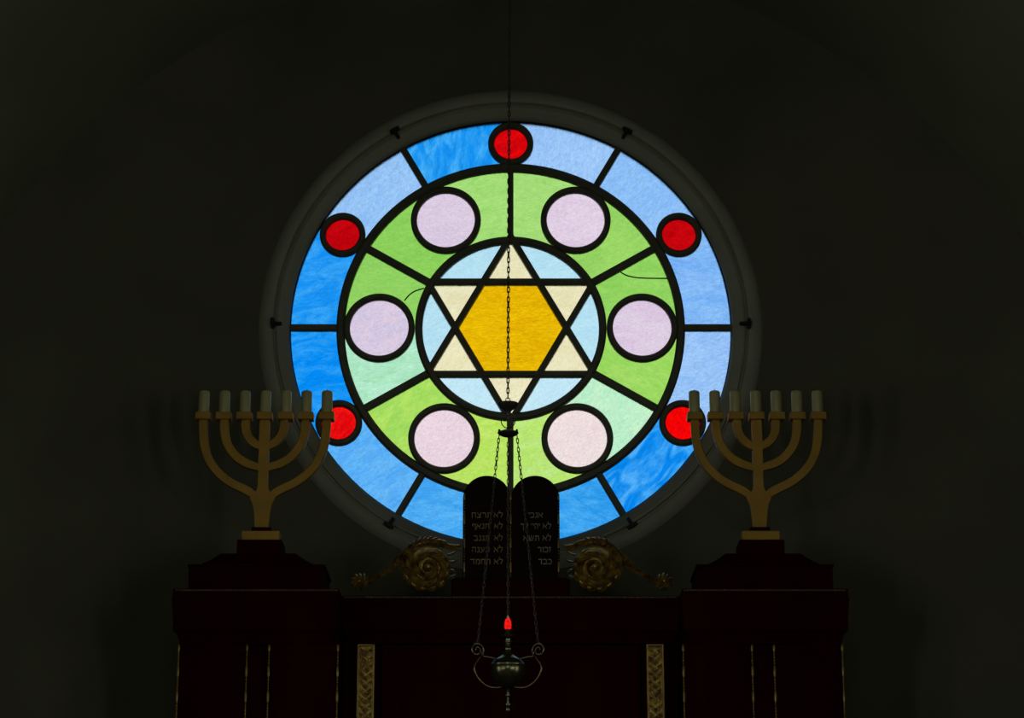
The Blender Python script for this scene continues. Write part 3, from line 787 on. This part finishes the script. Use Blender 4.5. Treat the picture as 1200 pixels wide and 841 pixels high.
# ------------------------------------------------------------------ light: overcast sky, plus lamps added outside the unseen windows
w = bpy.data.worlds.new('sky'); SC.world = w; w.use_nodes = True
nt = w.node_tree; N = nt.nodes; L = nt.links
for n in list(N): N.remove(n)
out = N.new('ShaderNodeOutputWorld'); bg = N.new('ShaderNodeBackground'); tc = N.new('ShaderNodeTexCoord')
nz = N.new('ShaderNodeTexNoise'); nz.inputs['Scale'].default_value = 9; nz.inputs['Detail'].default_value = 7; nz.inputs['Distortion'].default_value = .6
L.new(tc.outputs['Generated'], nz.inputs[0])
r = N.new('ShaderNodeValToRGB'); L.new(nz.outputs[0], r.inputs[0])
r.color_ramp.elements[0].position = .38; r.color_ramp.elements[0].color = (.92,.95,1.0,1)
r.color_ramp.elements[1].position = .62; r.color_ramp.elements[1].color = (1.05,1.05,1.04,1)
sx = N.new('ShaderNodeSeparateXYZ'); L.new(tc.outputs['Generated'], sx.inputs[0])
mr = N.new('ShaderNodeMapRange'); L.new(sx.outputs[2], mr.inputs[0]); mr.inputs[1].default_value = -.02; mr.inputs[2].default_value = .03
mx = N.new('ShaderNodeMix'); mx.data_type = 'RGBA'; L.new(mr.outputs[0], mx.inputs[0])
mx.inputs[6].default_value = (.07,.09,.05,1); L.new(r.outputs[0], mx.inputs[7])
L.new(mx.outputs[2], bg.inputs[0]); bg.inputs[1].default_value = 1.0; L.new(bg.outputs[0], out.inputs[0])
def portal(name, loc, rot, sx_, sy_):
    ld = bpy.data.lights.new(name, 'AREA'); ld.shape = 'RECTANGLE'; ld.size = sx_; ld.size_y = sy_; ld.cycles.is_portal = True
    o = bpy.data.objects.new(name, ld); COL.objects.link(o); o.location = loc; o.rotation_euler = rot
portal('sky_portal', (WX, .42, WZ), (rad(-90), 0, 0), 2.4, 2.4)
def fill_light(loc, rot, pw, sa=1.7, sb=1.2):  # added area lamp just outside an unseen window, to brighten the hall
    ld = bpy.data.lights.new('added_window_fill', 'AREA'); ld.shape = 'RECTANGLE'; ld.size = sa; ld.size_y = sb
    ld.energy = pw; ld.color = (.96, 1.0, .93)
    o = bpy.data.objects.new('added_window_fill', ld); COL.objects.link(o); o.location = loc; o.rotation_euler = rot
for (WY0, WY1), pw in zip(WWY, (14, 42, 160)):
    fill_light((-(VR+.36), (WY0+WY1)/2, (WZ0+WZ1)/2), (0, rad(-90), 0), pw)
    fill_light(((VR+.36), (WY0+WY1)/2, (WZ0+WZ1)/2), (0, rad(90), 0), pw)

fill_light((0, YB-.34, (RZ0+RZ1)/2), (rad(90), 0, 0), 32, 2*RX, RZ1-RZ0)  # frontal lamp added outside the rear opening

# ------------------------------------------------------------------ camera and colour
cd = bpy.data.cameras.new('camera'); cam = bpy.data.objects.new('camera', cd); COL.objects.link(cam)
cd.sensor_fit = 'HORIZONTAL'; cd.sensor_width = 36; cd.lens = FPX*36/1200; cd.clip_start = .05; cd.clip_end = 200
cam.location = (CX, -D, CH); cam.rotation_euler = (PI/2 + PITCH, 0, 0)
SC.camera = cam
vs = SC.view_settings; vs.view_transform = 'Standard'; vs.look = 'None'; vs.gamma = 1; vs.exposure = 0; vs.use_curve_mapping = False
SC.cycles.use_denoising = True
SC.cycles.max_bounces = 10; SC.cycles.transparent_max_bounces = 16
SC.cycles.caustics_refractive = False; SC.cycles.caustics_reflective = False
SC.cycles.sample_clamp_indirect = 1.0
